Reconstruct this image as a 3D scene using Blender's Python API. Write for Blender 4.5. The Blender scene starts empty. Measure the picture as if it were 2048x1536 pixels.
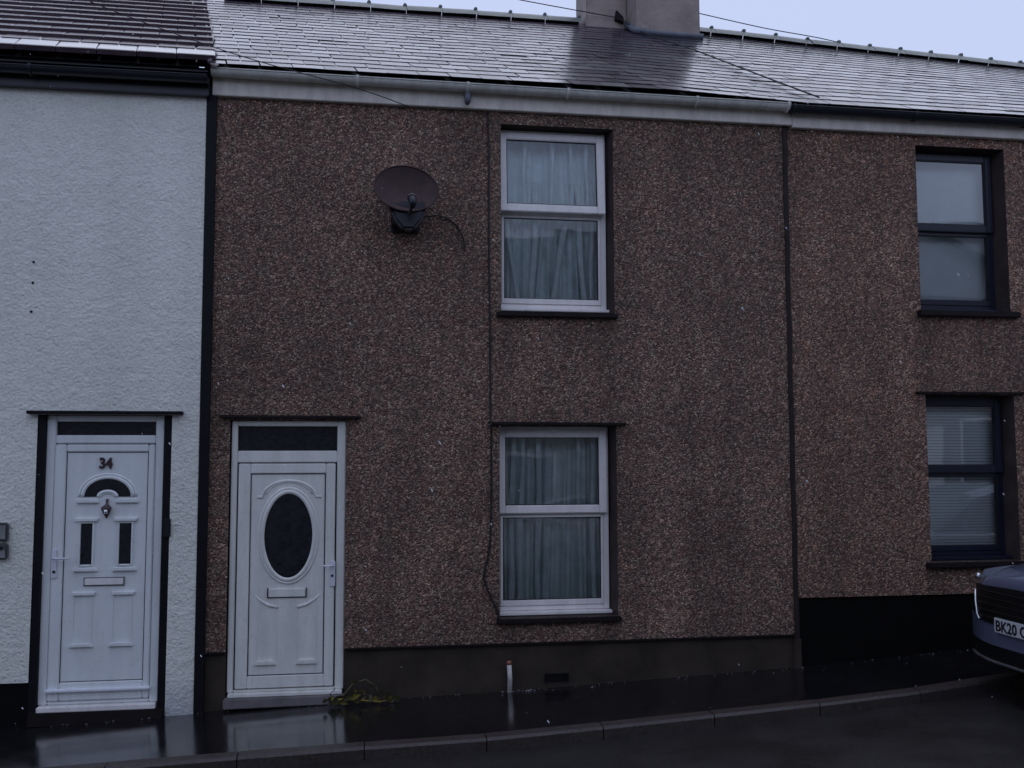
import bpy, bmesh, math, random
from mathutils import Vector, Matrix
random.seed(11)
R = math.radians
scene = bpy.context.scene
COL = scene.collection

# ------------------------------------------------------------------ camera
CZ = 2.15
cam_d = bpy.data.cameras.new('camera')
cam = bpy.data.objects.new('camera', cam_d)
COL.objects.link(cam)
cam_d.sensor_width = 36.0
cam_d.lens = 36.0 * 1900 / 2048
cam_d.clip_start = 0.05
cam_d.clip_end = 2000
yaw, pitch, roll = R(8.5), R(4.48), R(-0.13)
fw = Vector((math.sin(yaw) * math.cos(pitch), math.cos(yaw) * math.cos(pitch), math.sin(pitch)))
rt = Vector((math.cos(yaw), -math.sin(yaw), 0))
up = rt.cross(fw)
r2 = rt * math.cos(roll) + up * math.sin(roll)
u2 = up * math.cos(roll) - rt * math.sin(roll)
m = Matrix((r2, u2, -fw)).transposed().to_4x4()
m.translation = Vector((0, -8.6, CZ))
cam.matrix_world = m
scene.camera = cam

# ------------------------------------------------------------------ sky, sun, exposure
SUN_EL, SUN_AZ = R(66), R(20)           # beyond the roofs, hidden by cloud
w = bpy.data.worlds.new('World'); scene.world = w; w.use_nodes = True
nt = w.node_tree; nt.nodes.clear()
sky = nt.nodes.new('ShaderNodeTexSky'); sky.sky_type = 'NISHITA'; sky.sun_disc = False
sky.sun_elevation = SUN_EL; sky.sun_rotation = SUN_AZ; sky.dust_density = 6; sky.air_density = 1.0
mixn = nt.nodes.new('ShaderNodeMix'); mixn.data_type = 'RGBA'; mixn.inputs[0].default_value = 0.93
mixn.inputs[7].default_value = (5.7, 6.6, 9.4, 1)      # even cloud cover
bg = nt.nodes.new('ShaderNodeBackground'); bg.inputs[1].default_value = 0.1
wo = nt.nodes.new('ShaderNodeOutputWorld')
nt.links.new(sky.outputs[0], mixn.inputs[6]); nt.links.new(mixn.outputs[2], bg.inputs[0]); nt.links.new(bg.outputs[0], wo.inputs[0])
sd = bpy.data.lights.new('sun', 'SUN'); sd.energy = 0.5; sd.angle = R(80); sd.color = (1, .98, .95)
sun = bpy.data.objects.new('sun', sd); COL.objects.link(sun)
sdir = Vector((math.sin(SUN_AZ) * math.cos(SUN_EL), math.cos(SUN_AZ) * math.cos(SUN_EL), math.sin(SUN_EL)))
sun.rotation_euler = sdir.to_track_quat('Z', 'Y').to_euler()
sun.location = (0, -8, 20)
vs = scene.view_settings
vs.view_transform = 'Standard'; vs.look = 'None'; vs.gamma = 1; vs.exposure = 0.0; vs.use_curve_mapping = False

# ------------------------------------------------------------------ materials
MATS = {}
def nodes(name):
    mt = bpy.data.materials.new(name); mt.use_nodes = True
    MATS[name] = mt
    t = mt.node_tree
    return mt, t, t.nodes['Principled BSDF']
def lk(t, a, b): t.links.new(a, b)
def coords(t, obj=True):
    return t.nodes.new('ShaderNodeTexCoord').outputs['Object' if obj else 'Generated']
def noise(t, co, scale, detail=3, rough=.5, stretch=None):
    n = t.nodes.new('ShaderNodeTexNoise'); n.inputs['Scale'].default_value = scale
    n.inputs['Detail'].default_value = detail; n.inputs['Roughness'].default_value = rough
    if stretch:
        mp = t.nodes.new('ShaderNodeMapping'); mp.inputs['Scale'].default_value = stretch
        lk(t, co, mp.inputs[0]); co = mp.outputs[0]
    lk(t, co, n.inputs['Vector']); return n.outputs[0]
def ramp(t, fac, stops):
    r = t.nodes.new('ShaderNodeValToRGB'); e = r.color_ramp.elements
    while len(e) < len(stops): e.new(.5)
    for k, (p, c) in zip(e, stops):
        k.position = p; k.color = (*c, 1) if not isinstance(c, (int, float)) else (c, c, c, 1)
    lk(t, fac, r.inputs[0]); return r.outputs[0]
def mix(t, a, b, f, mode='MIX'):
    n = t.nodes.new('ShaderNodeMix'); n.data_type = 'RGBA'; n.blend_type = mode
    for i, v in ((0, f), (6, a), (7, b)):
        if hasattr(v, 'links') or hasattr(v, 'node'): lk(t, v, n.inputs[i])
        else: n.inputs[i].default_value = v if i == 0 else (*v, 1)
    return n.outputs[2]
def bump(t, p, h, strength, dist):
    b = t.nodes.new('ShaderNodeBump'); b.inputs['Strength'].default_value = strength; b.inputs['Distance'].default_value = dist
    lk(t, h, b.inputs['Height']); lk(t, b.outputs[0], p.inputs['Normal'])
def simple(name, col, rough=.5, var=.15, scale=6, spec=.5, metal=0, bmp=None, ior=1.5, stretch=None, coat=0):
    mt, t, p = nodes(name); co = coords(t)
    n = noise(t, co, scale, 4, .6, stretch)
    lo = tuple(c * (1 - var) for c in col); hi = tuple(min(1, c * (1 + var)) for c in col)
    lk(t, ramp(t, n, [(.3, lo), (.7, hi)]), p.inputs['Base Color'])
    p.inputs['Roughness'].default_value = rough; p.inputs['Metallic'].default_value = metal
    p.inputs['Specular IOR Level'].default_value = spec; p.inputs['IOR'].default_value = ior
    p.inputs['Coat Weight'].default_value = coat
    if bmp: bump(t, p, noise(t, co, bmp[0], 3), bmp[1], bmp[2])
    return mt

def mat_pebble(name, tint, blots=()):
    mt, t, p = nodes(name); co = coords(t)
    v = t.nodes.new('ShaderNodeTexVoronoi'); v.inputs['Scale'].default_value = 78
    lk(t, co, v.inputs['Vector'])
    sep = t.nodes.new('ShaderNodeSeparateColor'); lk(t, v.outputs['Color'], sep.inputs[0])
    c1 = ramp(t, sep.outputs[0], [(0, (.035, .026, .027)), (.34, (.075, .056, .056)), (.6, (.12, .092, .09)), (.85, (.18, .15, .145)), (1, (.32, .29, .28))])
    n1 = noise(t, co, 22, 4, .7)
    c2 = mix(t, c1, ramp(t, n1, [(.3, .58), (.72, 1.3)]), .9, 'MULTIPLY')
    hue = ramp(t, noise(t, co, 9, 3), [(.3, (1.15, .92, .86)), (.5, (1, 1, 1)), (.7, (.88, 1.0, .96))])
    c3 = mix(t, c2, hue, .8, 'MULTIPLY')
    big = ramp(t, noise(t, co, .9, 4, .6), [(.3, .74), (.7, 1.22)])
    c4 = mix(t, c3, big, 1, 'MULTIPLY')
    streak = ramp(t, noise(t, co, 1.0, 4, .6, (3.2, 1, .28)), [(.35, .85), (.7, 1.15)])
    c5 = mix(t, c4, streak, 1, 'MULTIPLY')
    c6 = mix(t, c5, tint, 1, 'MULTIPLY')
    sx = t.nodes.new('ShaderNodeSeparateXYZ'); lk(t, co, sx.inputs[0])
    def mth(op, a, b=None, c=None):
        n = t.nodes.new('ShaderNodeMath'); n.operation = op
        for i_, v_ in enumerate((a, b, c)):
            if v_ is None: continue
            if hasattr(v_, 'node'): lk(t, v_, n.inputs[i_])
            else: n.inputs[i_].default_value = v_
        return n.outputs[0]
    wob = noise(t, co, 2.2, 3)
    def blot(cx_, wx, cz_, wz, amt):     # soft-edged mark, pale streak and damp alike
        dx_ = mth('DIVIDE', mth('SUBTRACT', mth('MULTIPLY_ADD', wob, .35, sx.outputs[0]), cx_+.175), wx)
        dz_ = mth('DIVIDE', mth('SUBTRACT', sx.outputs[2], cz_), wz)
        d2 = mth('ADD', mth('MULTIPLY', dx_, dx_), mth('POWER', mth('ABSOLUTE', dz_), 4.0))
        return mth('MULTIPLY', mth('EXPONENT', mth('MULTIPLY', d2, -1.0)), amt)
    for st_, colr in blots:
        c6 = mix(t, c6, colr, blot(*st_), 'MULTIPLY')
    lk(t, c6, p.inputs['Base Color'])
    p.inputs['Roughness'].default_value = .7
    h = t.nodes.new('ShaderNodeMath'); h.operation = 'SUBTRACT'
    lk(t, n1, h.inputs[0]); lk(t, v.outputs['Distance'], h.inputs[1])
    bump(t, p, h.outputs[0], .75, .017)
    return mt
PALE, DAMP = (1.75, 1.75, 1.8), (.45, .45, .45)  # first tint lightens soft blots of the wall, second darkens damp ones
mat_pebble('pebbledash', (1.74, 1.36, 1.02), [((2.80, .12, 1.35, .95, .50), PALE), ((.25, .55, 5.0, .45, .28), PALE), ((1.2, .10, .60, .35, .55), DAMP), ((2.2, .10, .60, .3, .5), DAMP), ((1.25, .08, 3.2, .45, .45), DAMP), ((2.2, .09, 3.1, .55, .5), DAMP), ((-.05, .16, 1.3, 1.0, .25), PALE), ((.4, .5, .62, .2, .4), DAMP), ((3.5, .5, .62, .22, .35), DAMP), ((-1.1, .3, 3.0, .9, .25), DAMP)])
mat_pebble('pebbledash_right', (1.90, 1.41, 1.02), [((4.35, .15, 4.6, .8, .25), PALE), ((5.4, .1, .95, .25, .5), DAMP), ((6.35, .1, 3.1, .6, .5), DAMP), ((5.4, .09, 3.2, .45, .45), DAMP)])

def mat_roughcast():
    mt, t, p = nodes('white_roughcast'); co = coords(t)
    base = ramp(t, noise(t, co, 1.1, 5, .65), [(.3, (.78, .78, .71)), (.7, (.87, .865, .79))])
    dirt = ramp(t, noise(t, co, 1.0, 5, .6, (3, 1, .3)), [(.35, .95), (.65, 1.03)])
    fine = ramp(t, noise(t, co, 30, 4, .65, (1, 1, 2.2)), [(.32, .80), (.5, 1.0)])
    c = mix(t, mix(t, base, dirt, 1, 'MULTIPLY'), fine, 1, 'MULTIPLY')
    g = t.nodes.new('ShaderNodeSeparateXYZ'); lk(t, co, g.inputs[0])
    low = t.nodes.new('ShaderNodeMapRange'); low.inputs[1].default_value = .0; low.inputs[2].default_value = .35
    lk(t, g.outputs[2], low.inputs[0])
    splash = mix(t, (.55, .57, .66), (1, 1, 1), low.outputs[0])
    lk(t, mix(t, c, splash, .8, 'MULTIPLY'), p.inputs['Base Color'])
    p.inputs['Roughness'].default_value = .7
    a = noise(t, co, 38, 4, .65); b = noise(t, co, 14, 2, .5)
    s = t.nodes.new('ShaderNodeMath'); s.operation = 'ADD'; lk(t, a, s.inputs[0]); lk(t, b, s.inputs[1])
    bump(t, p, s.outputs[0], .8, .02)
mat_roughcast()

def mat_wet(name, lo, hi, r0, r1, scale, bs, bd, spec=.5):
    mt, t, p = nodes(name); co = coords(t)
    lk(t, ramp(t, noise(t, co, scale, 6, .65), [(.35, lo), (.7, hi)]), p.inputs['Base Color'])
    lk(t, ramp(t, noise(t, co, 1.6, 4, .6), [(.38, r0), (.66, r1)]), p.inputs['Roughness'])
    p.inputs['Specular IOR Level'].default_value = spec
    if spec > .7: p.inputs['Coat Weight'].default_value = .6; p.inputs['Coat Roughness'].default_value = .12
    if spec > .7:
        q = t.nodes.new('ShaderNodeMath'); q.operation = 'MULTIPLY_ADD'; q.inputs[1].default_value = .16
        lk(t, noise(t, co, 130, 3, .7), q.inputs[0]); lk(t, noise(t, co, bs, 4, .6), q.inputs[2])
        bump(t, p, q.outputs[0], .4, bd)
    else: bump(t, p, noise(t, co, bs, 3, .6), .35, bd)
mat_wet('wet_pavement', (.004, .004, .005), (.011, .010, .012), .10, .30, 30, 5, .004, .8)
mat_wet('wet_road', (.005, .0045, .005), (.024, .021, .022), .4, .65, 70, 120, .006)
mat_wet('wet_kerb', (.028, .021, .020), (.065, .05, .047), .4, .6, 40, 80, .004)
simple('earth', (.03, .03, .025), .9, .3, 2)

def mat_slate():
    mt, t, p = nodes('wet_slate'); co = coords(t)
    oi = t.nodes.new('ShaderNodeObjectInfo')
    base = ramp(t, oi.outputs['Random'], [(0, (.035, .03, .042)), (.3, (.05, .047, .06)), (.6, (.062, .045, .065)), (.85, (.045, .05, .06)), (1, (.07, .066, .076))])
    c = mix(t, base, ramp(t, noise(t, co, 14, 4, .6), [(.3, .75), (.7, 1.25)]), 1, 'MULTIPLY')
    lk(t, c, p.inputs['Base Color'])
    ad = t.nodes.new('ShaderNodeMath'); ad.operation = 'MULTIPLY_ADD'; ad.inputs[1].default_value = .14; ad.inputs[2].default_value = .16
    lk(t, oi.outputs['Random'], ad.inputs[0]); lk(t, ad.outputs[0], p.inputs['Roughness'])
    p.inputs['Specular IOR Level'].default_value = .62
    p.inputs['Coat Weight'].default_value = .12; p.inputs['Coat Roughness'].default_value = .16
    bump(t, p, noise(t, co, 18, 4, .6), .12, .003)
mat_slate()
def mat_tile():
    mt, t, p = nodes('concrete_tile'); co = coords(t)
    oi = t.nodes.new('ShaderNodeObjectInfo')
    base = ramp(t, oi.outputs['Random'], [(0, (.05, .03, .045)), (1, (.075, .048, .062))])
    lk(t, mix(t, base, ramp(t, noise(t, co, 20, 4, .6), [(.3, .7), (.7, 1.3)]), 1, 'MULTIPLY'), p.inputs['Base Color'])
    p.inputs['Roughness'].default_value = .3
    p.inputs['Coat Weight'].default_value = .8; p.inputs['Coat Roughness'].default_value = .15
    p.inputs['Specular IOR Level'].default_value = .6
    bump(t, p, noise(t, co, 60, 3), .3, .003)
mat_tile()
simple('ridge_clay', (.13, .15, .14), .45, .3, 9, bmp=(40, .3, .004))
simple('lead', (.10, .11, .14), .45, .2, 8)
simple('chimney_render', (.30, .245, .22), .75, .3, 2.5, bmp=(30, .6, .012))
simple('mortar', (.42, .38, .36), .9, .2, 20, bmp=(40, .5, .006))
simple('gutter_plastic', (.56, .56, .51), .4, .18, 5, stretch=(3, 1, 1))
simple('fascia_paint', (.66, .61, .54), .5, .15, 4, stretch=(3, 1, 1))
simple('black_plastic', (.010, .011, .018), .35, .2, 6)
simple('black_paint', (.006, .006, .009), .6, .3, 5, .2, bmp=(30, .4, .008))
simple('plinth_brown', (.046, .035, .028), .6, .35, 3, .2, bmp=(14, .4, .006))
simple('plinth_black', (.0035, .0035, .004), .6, .3, 4, .12, bmp=(25, .3, .004))
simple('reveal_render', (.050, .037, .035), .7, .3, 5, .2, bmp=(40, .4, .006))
simple('joint_brown', (.030, .022, .021), .7, .3, 6, .2)
simple('trim_dark', (.014, .010, .011), .65, .3, 6, .2)
simple('stone_step', (.16, .145, .15), .55, .3, 6, bmp=(40, .4, .004))
def mat_upvc(name, col, grime):
    mt, t, p = nodes(name); co = coords(t)
    st_ = ramp(t, noise(t, co, 2.4, 5, .65, (3, 1, .45)), [(.35, 1-grime), (.62, 1.0)])
    sp = ramp(t, noise(t, co, 30, 4, .7), [(.30, 1-grime*.8), (.45, 1.0)])
    lk(t, mix(t, mix(t, col, st_, 1, 'MULTIPLY'), sp, 1, 'MULTIPLY'), p.inputs['Base Color'])
    lk(t, ramp(t, noise(t, co, 8, 3), [(.3, .24), (.7, .42)]), p.inputs['Roughness'])
mat_upvc('upvc_white', (.88, .84, .82), .12)
mat_upvc('upvc_door', (.80, .83, .83), .10)
mat_upvc('upvc_aged', (.82, .82, .77), .15)
simple('upvc_navy', (.012, .014, .030), .35, .15, 5)
simple('gasket', (.012, .012, .014), .6, .1, 5)
simple('bright_metal', (.75, .76, .80), .22, .06, 10, metal=.9)
simple('white_metal', (.7, .72, .78), .3, .04, 10)
simple('bronze', (.05, .025, .03), .4, .3, 30)
simple('number_dark', (.045, .02, .022), .45, .3, 60)
simple('dish_paint', (.045, .021, .022), .75, .3, 9, bmp=(30, .2, .003))
simple('cable_black', (.010, .009, .010), .6, .2, 5)
simple('net_curtain', (.76, .84, .86), .9, .08, 12)
simple('curtain_dark', (.72, .78, .77), .9, .12, 8)
simple('blind_white', (.78, .80, .80), .6, .05, 4)
simple('blind_slat', (.90, .91, .90), .45, .03, 4)
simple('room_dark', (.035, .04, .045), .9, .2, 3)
simple('grey_box', (.10, .10, .105), .4, .2, 10)
simple('grey_box_light', (.24, .24, .245), .4, .2, 10)
simple('leaf_yellow', (.22, .17, .03), .55, .4, 30)
simple('leaf_olive', (.06, .06, .018), .6, .4, 30)
simple('stem_brown', (.05, .035, .02), .7, .3, 30)
simple('slush', (.24, .235, .25), .5, .25, 40, bmp=(90, .5, .004))
simple('snow', (.80, .82, .88), .6, .05, 40)
simple('pipe_white', (.52, .49, .47), .5, .25, 14)
simple('pipe_red', (.25, .08, .05), .5, .2, 14)
simple('car_paint', (.11, .12, .19), .22, .05, 3, coat=1.0)
simple('car_silver', (.50, .52, .55), .3, .05, 3, coat=1.0)
simple('car_black', (.006, .006, .007), .4, .2, 10)
simple('tyre', (.012, .012, .012), .8, .2, 20)
simple('car_glass', (.012, .014, .018), .06, .1, 3)
simple('lamp_lens', (.30, .31, .35), .08, .1, 20, coat=1.0)
simple('plate_white', (.55, .55, .58), .4, .04, 10)
simple('plate_ink', (.010, .010, .016), .5, .1, 10)
simple('wall_grey', (.20, .19, .18), .8, .25, 2, bmp=(40, .5, .01))
simple('roof_dark', (.05, .05, .06), .35, .3, 6)

def mat_glass(name, tint, k):
    mt = bpy.data.materials.new(name); mt.use_nodes = True; MATS[name] = mt
    t = mt.node_tree; t.nodes.clear()
    o = t.nodes.new('ShaderNodeOutputMaterial'); mx = t.nodes.new('ShaderNodeMixShader')
    tr = t.nodes.new('ShaderNodeBsdfTransparent'); tr.inputs[0].default_value = (*tint, 1)
    gl = t.nodes.new('ShaderNodeBsdfGlossy'); gl.inputs['Roughness'].default_value = .02
    n = t.nodes.new('ShaderNodeTexNoise'); n.inputs['Scale'].default_value = 1.4
    lk(t, coords(t), n.inputs['Vector'])
    b = t.nodes.new('ShaderNodeBump'); b.inputs['Strength'].default_value = .06; b.inputs['Distance'].default_value = .03
    lk(t, n.outputs[0], b.inputs['Height']); lk(t, b.outputs[0], gl.inputs['Normal'])
    f = t.nodes.new('ShaderNodeFresnel'); f.inputs[0].default_value = 1.52
    m_ = t.nodes.new('ShaderNodeMath'); m_.operation = 'MULTIPLY'; m_.inputs[1].default_value = k; m_.use_clamp = True
    lk(t, f.outputs[0], m_.inputs[0]); lk(t, m_.outputs[0], mx.inputs[0])
    lk(t, tr.outputs[0], mx.inputs[1]); lk(t, gl.outputs[0], mx.inputs[2]); lk(t, mx.outputs[0], o.inputs[0])
mat_glass('window_glass', (.95, .975, .985), 1.3)
mt, t, p = nodes('obscure_glass'); co = coords(t)
lk(t, ramp(t, noise(t, co, 18, 3), [(.3, (.008, .009, .014)), (.75, (.022, .022, .032))]), p.inputs['Base Color'])
p.inputs['Roughness'].default_value = .22; bump(t, p, noise(t, co, 45, 2), .5, .006)

# ------------------------------------------------------------------ mesh helpers
class MB:
    def __init__(s): s.v = []; s.f = []; s.mi = []
    def quad(s, a, b, c, d, mi=0):
        i = len(s.v); s.v += [tuple(a), tuple(b), tuple(c), tuple(d)]; s.f.append((i, i+1, i+2, i+3)); s.mi.append(mi); return s
    def box(s, x0, x1, y0, y1, z0, z1, mi=0):
        i = len(s.v)
        s.v += [(x0,y0,z0),(x1,y0,z0),(x1,y1,z0),(x0,y1,z0),(x0,y0,z1),(x1,y0,z1),(x1,y1,z1),(x0,y1,z1)]
        for q in ((0,3,2,1),(4,5,6,7),(0,1,5,4),(1,2,6,5),(2,3,7,6),(3,0,4,7)): s.f.append(tuple(i+k for k in q)); s.mi.append(mi)
        return s
    def prism(s, poly, y0, y1, mi=0):
        """polygon in x,z (counter-clockwise seen from -y), extruded from y0 (front) to y1 (back)"""
        i = len(s.v); n = len(poly)
        s.v += [(x, y0, z) for x, z in poly] + [(x, y1, z) for x, z in poly]
        s.f.append(tuple(range(i, i+n))); s.f.append(tuple(range(i+2*n-1, i+n-1, -1))); s.mi += [mi, mi]
        for k in range(n):
            k2 = (k+1) % n; s.f.append((i+k, i+n+k, i+n+k2, i+k2)); s.mi.append(mi)
        return s
    def tube(s, pts, r, n=8, closed=False, mi=0, flat=1.0):
        P = [Vector(p) for p in pts]; L = len(P); i0 = len(s.v)
        rad = r if isinstance(r, (list, tuple)) else [r]*L
        ref = Vector((0, 1, 0))
        for k in range(L):
            a = P[(k-1) % L] if (closed or k > 0) else P[k]; b = P[(k+1) % L] if (closed or k < L-1) else P[k]
            d = (b-a).normalized(); rr = ref if abs(d.dot(ref)) < .95 else Vector((0, 0, 1))
            u = d.cross(rr).normalized(); v = u.cross(d).normalized()
            for q in range(n):
                an = 2*math.pi*q/n
                s.v.append(tuple(P[k] + u*math.cos(an)*rad[k] + v*math.sin(an)*rad[k]*flat))
        for k in range(L if closed else L-1):
            k2 = (k+1) % L
            for q in range(n):
                q2 = (q+1) % n
                s.f.append((i0+k*n+q, i0+k*n+q2, i0+k2*n+q2, i0+k2*n+q)); s.mi.append(mi)
        if not closed:
            s.f.append(tuple(i0+q for q in range(n))[::-1]); s.f.append(tuple(i0+(L-1)*n+q for q in range(n))); s.mi += [mi, mi]
        return s
    def disc(s, cx, y, cz, rx, rz, n=40, mi=0):
        i = len(s.v); s.v += [(cx+rx*math.cos(2*math.pi*k/n), y, cz+rz*math.sin(2*math.pi*k/n)) for k in range(n)]
        s.f.append(tuple(range(i, i+n))); s.mi.append(mi); return s
    def grid(s, fn, nu, nv, mi=0):
        i = len(s.v)
        for b in range(nv+1):
            for a in range(nu+1): s.v.append(tuple(fn(a/nu, b/nv)))
        for b in range(nv):
            for a in range(nu):
                k = i+b*(nu+1)+a; s.f.append((k, k+1, k+nu+2, k+nu+1)); s.mi.append(mi)
        return s
    def mesh(s, name, mats, bevel=0, smooth=False):
        me = bpy.data.meshes.new(name); me.from_pydata(s.v, [], s.f)
        for m_ in (mats if isinstance(mats, (list, tuple)) else [mats]): me.materials.append(MATS[m_])
        me.polygons.foreach_set('material_index', s.mi)
        bm = bmesh.new(); bm.from_mesh(me)
        if bevel:
            bmesh.ops.recalc_face_normals(bm, faces=bm.faces)
            ed = [e for e in bm.edges if len(e.link_faces) == 2 and e.calc_face_angle(0) > .6]
            bmesh.ops.bevel(bm, geom=ed, offset=bevel, segments=2, affect='EDGES', clamp_overlap=True)
        bm.to_mesh(me); bm.free()
        if smooth: me.polygons.foreach_set('use_smooth', [True]*len(me.polygons))
        me.update(); return me
    def build(s, name, mats, parent=None, bevel=0, smooth=False, loc=None):
        return link(name, s.mesh(name, mats, bevel, smooth), parent, loc)
def link(name, me, parent=None, loc=None, mw=None):
    o = bpy.data.objects.new(name, me); COL.objects.link(o)
    if parent: o.parent = parent
    if mw is not None: o.matrix_local = mw
    elif loc: o.location = loc
    return o
def empty(name, loc=(0, 0, 0)):
    o = bpy.data.objects.new(name, None); COL.objects.link(o); o.location = loc; o.empty_display_size = .2
    return o
def tag(o, label=None, cat=None, group=None, kind=None):
    if label: o['label'] = label
    if cat: o['category'] = cat
    if group: o['group'] = group
    if kind: o['kind'] = kind
    return o
def text_mesh(name, body, size, mat, extrude=.004, offset=0):
    cu = bpy.data.curves.new(name, 'FONT'); cu.body = body; cu.size = size; cu.extrude = extrude; cu.offset = offset
    cu.resolution_u = 4
    o = bpy.data.objects.new(name, cu); COL.objects.link(o)
    dg = bpy.context.evaluated_depsgraph_get()
    me = bpy.data.meshes.new_from_object(o.evaluated_get(dg))
    bpy.data.objects.remove(o); me.materials.clear(); me.materials.append(MATS[mat]); return me
def interp(x, xs, ys):
    if x <= xs[0]: return ys[0]
    for i in range(1, len(xs)):
        if x <= xs[i]: return ys[i-1] + (ys[i]-ys[i-1])*(x-xs[i-1])/(xs[i]-xs[i-1])
    return ys[-1]

# ------------------------------------------------------------------ ground: the street climbs to the right
GX = [-30, -12, -3, -1.7, -.19, 1.17, 3.96, 5.81, 8, 16, 40]
GZ = [-.9, -.36, -.06, -.01, .04, .07, .19, .31, .43, .9, 2.0]
def zg(x): return interp(x, GX, GZ)
def ykerb(x): return interp(x, [-30, .7, 2.2, 3.5, 4.5, 5.4, 6.5, 40], [-1.29, -1.29, -1.23, -1.16, -1.11, -1.0, -.96, -.96])
xs = [-30 + .5*i for i in range(141)]
def strip(name, rows, mat):
    mb = MB()
    for i in range(len(xs)-1):
        a, b = xs[i], xs[i+1]
        ra, rb = rows(a), rows(b)
        for k in range(len(ra)-1):
            mb.quad((a, ra[k][0], ra[k][1]), (b, rb[k][0], rb[k][1]), (b, rb[k+1][0], rb[k+1][1]), (a, ra[k+1][0], ra[k+1][1]))
    me = mb.mesh(name, mat)
    bm = bmesh.new(); bm.from_mesh(me); bmesh.ops.remove_doubles(bm, verts=bm.verts, dist=1e-4); bmesh.ops.recalc_face_normals(bm, faces=bm.faces)
    if sum(f.normal.z for f in bm.faces) < 0: bmesh.ops.reverse_faces(bm, faces=bm.faces)
    bm.to_mesh(me); bm.free()
    return tag(link(name, me), kind='structure')
strip('pavement', lambda x: [(ykerb(x)+.12, zg(x)+.02*ykerb(x)), (ykerb(x)*.5, zg(x)+.01*ykerb(x)-.004), (.35, zg(x))], 'wet_pavement')
KH = .095
def zr(x): return zg(x)+.02*ykerb(x)-KH
strip('road', lambda x: [(-8.0, zr(x)-.02), (-4.2, zr(x)+.05), (-2.0, zr(x)+.02), (ykerb(x)+.05, zr(x))], 'wet_road')
strip('pavement_opposite', lambda x: [(-11.2, zr(x)+.11), (-8.0, zr(x)+.07)], 'wet_pavement')
gme = MB().box(-300, 300, -300, 300, -3.2, -3.0).build('ground', 'earth'); tag(gme, kind='structure')
kerb = MB()
kerb = empty('kerb'); tag(kerb, kind='structure')
x = -5.51
while x < 11:
    L = .915; a, b = x+.004, x+L-.004; j = random.uniform(-.004, .004)
    mb = MB(); i = 0
    v = []
    for xx in (a, b):
        yk, z = ykerb(xx), zg(xx)+.02*ykerb(xx)
        v.append([(xx, yk-.004+j, z-KH-.15), (xx, yk+j, z-.018), (xx, yk+.016+j, z+.003+j*.5), (xx, yk+.125, z+.006+j*.5), (xx, yk+.125, z-KH-.15)])
    for k in range(5): mb.quad(v[0][k], v[1][k], v[1][(k+1) % 5], v[0][(k+1) % 5])
    for e in (0, 1):
        i = len(mb.v); mb.v += v[e]; mb.f.append(tuple(range(i, i+5))[::-1 if e else 1]); mb.mi.append(0)
    mb.build('kerb_stone', 'wet_kerb', kerb)
    x += L

# ------------------------------------------------------------------ walls
SK = .2                                   # party walls run back at a skew to the street
def wall_mesh(mb, x0, x1, z0, z1, y, holes, depth=.2, room=.9):
    xc = sorted({x0, x1} | {h[0] for h in holes} | {h[1] for h in holes})
    zc = sorted({z0, z1} | {h[2] for h in holes} | {h[3] for h in holes})
    for i in range(len(xc)-1):
        for k in range(len(zc)-1):
            cx, cz = (xc[i]+xc[i+1])/2, (zc[k]+zc[k+1])/2
            if any(h[0] < cx < h[1] and h[2] < cz < h[3] for h in holes): continue
            mb.quad((xc[i], y, zc[k]), (xc[i+1], y, zc[k]), (xc[i+1], y, zc[k+1]), (xc[i], y, zc[k+1]))
    for h in holes:
        a, b, c, d = h[:4]; dp = h[4] if len(h) > 4 else depth; s = -SK*dp
        A = [(a, y, c), (b, y, c), (b, y, d), (a, y, d)]
        B = [(a+s, y+dp, c), (b+s, y+dp, c), (b+s, y+dp, d), (a+s, y+dp, d)]
        rmi = h[5] if len(h) > 5 else 0
        for k in range(4):
            if k == 0 and h[2] in (.485, .30, -.5): continue
            if k == 2 and h[3] == .485: continue
            k2 = (k+1) % 4; mb.quad(A[k2], A[k], B[k], B[k2], rmi)
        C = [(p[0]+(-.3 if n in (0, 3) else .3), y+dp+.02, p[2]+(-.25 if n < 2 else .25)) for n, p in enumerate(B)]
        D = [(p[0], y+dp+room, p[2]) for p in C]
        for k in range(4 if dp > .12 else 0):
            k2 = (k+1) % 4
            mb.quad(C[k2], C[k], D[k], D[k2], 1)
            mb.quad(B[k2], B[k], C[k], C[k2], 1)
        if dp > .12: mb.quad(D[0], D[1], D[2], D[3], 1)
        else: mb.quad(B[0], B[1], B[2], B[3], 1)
def body(mb, x0, x1, y, z0, z1, depth=7.0):
    s = -SK*depth
    mb.quad((x0, y, z0), (x0, y, z1), (x0+s, y+depth, z1), (x0+s, y+depth, z0))
    mb.quad((x1, y, z1), (x1, y, z0), (x1+s, y+depth, z0), (x1+s, y+depth, z1))
    mb.quad((x0+s, y+depth, z0), (x0+s, y+depth, z1), (x1+s, y+depth, z1), (x1+s, y+depth, z0))

white = empty('terraced_house', (-3.5, 0, 0)); white.location = (0, 0, 0)
tag(white, 'white roughcast terraced house with number 34 door and tiled roof', 'house', 'houses of the terrace')
brown = empty('terraced_house')
tag(brown, 'middle pebbledash terraced house with white oval-glass door and satellite dish', 'house', 'houses of the terrace')
right = empty('terraced_house')
tag(right, 'pebbledash terraced house with dark-framed windows and tall black plinth', 'house', 'houses of the terrace')

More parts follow.
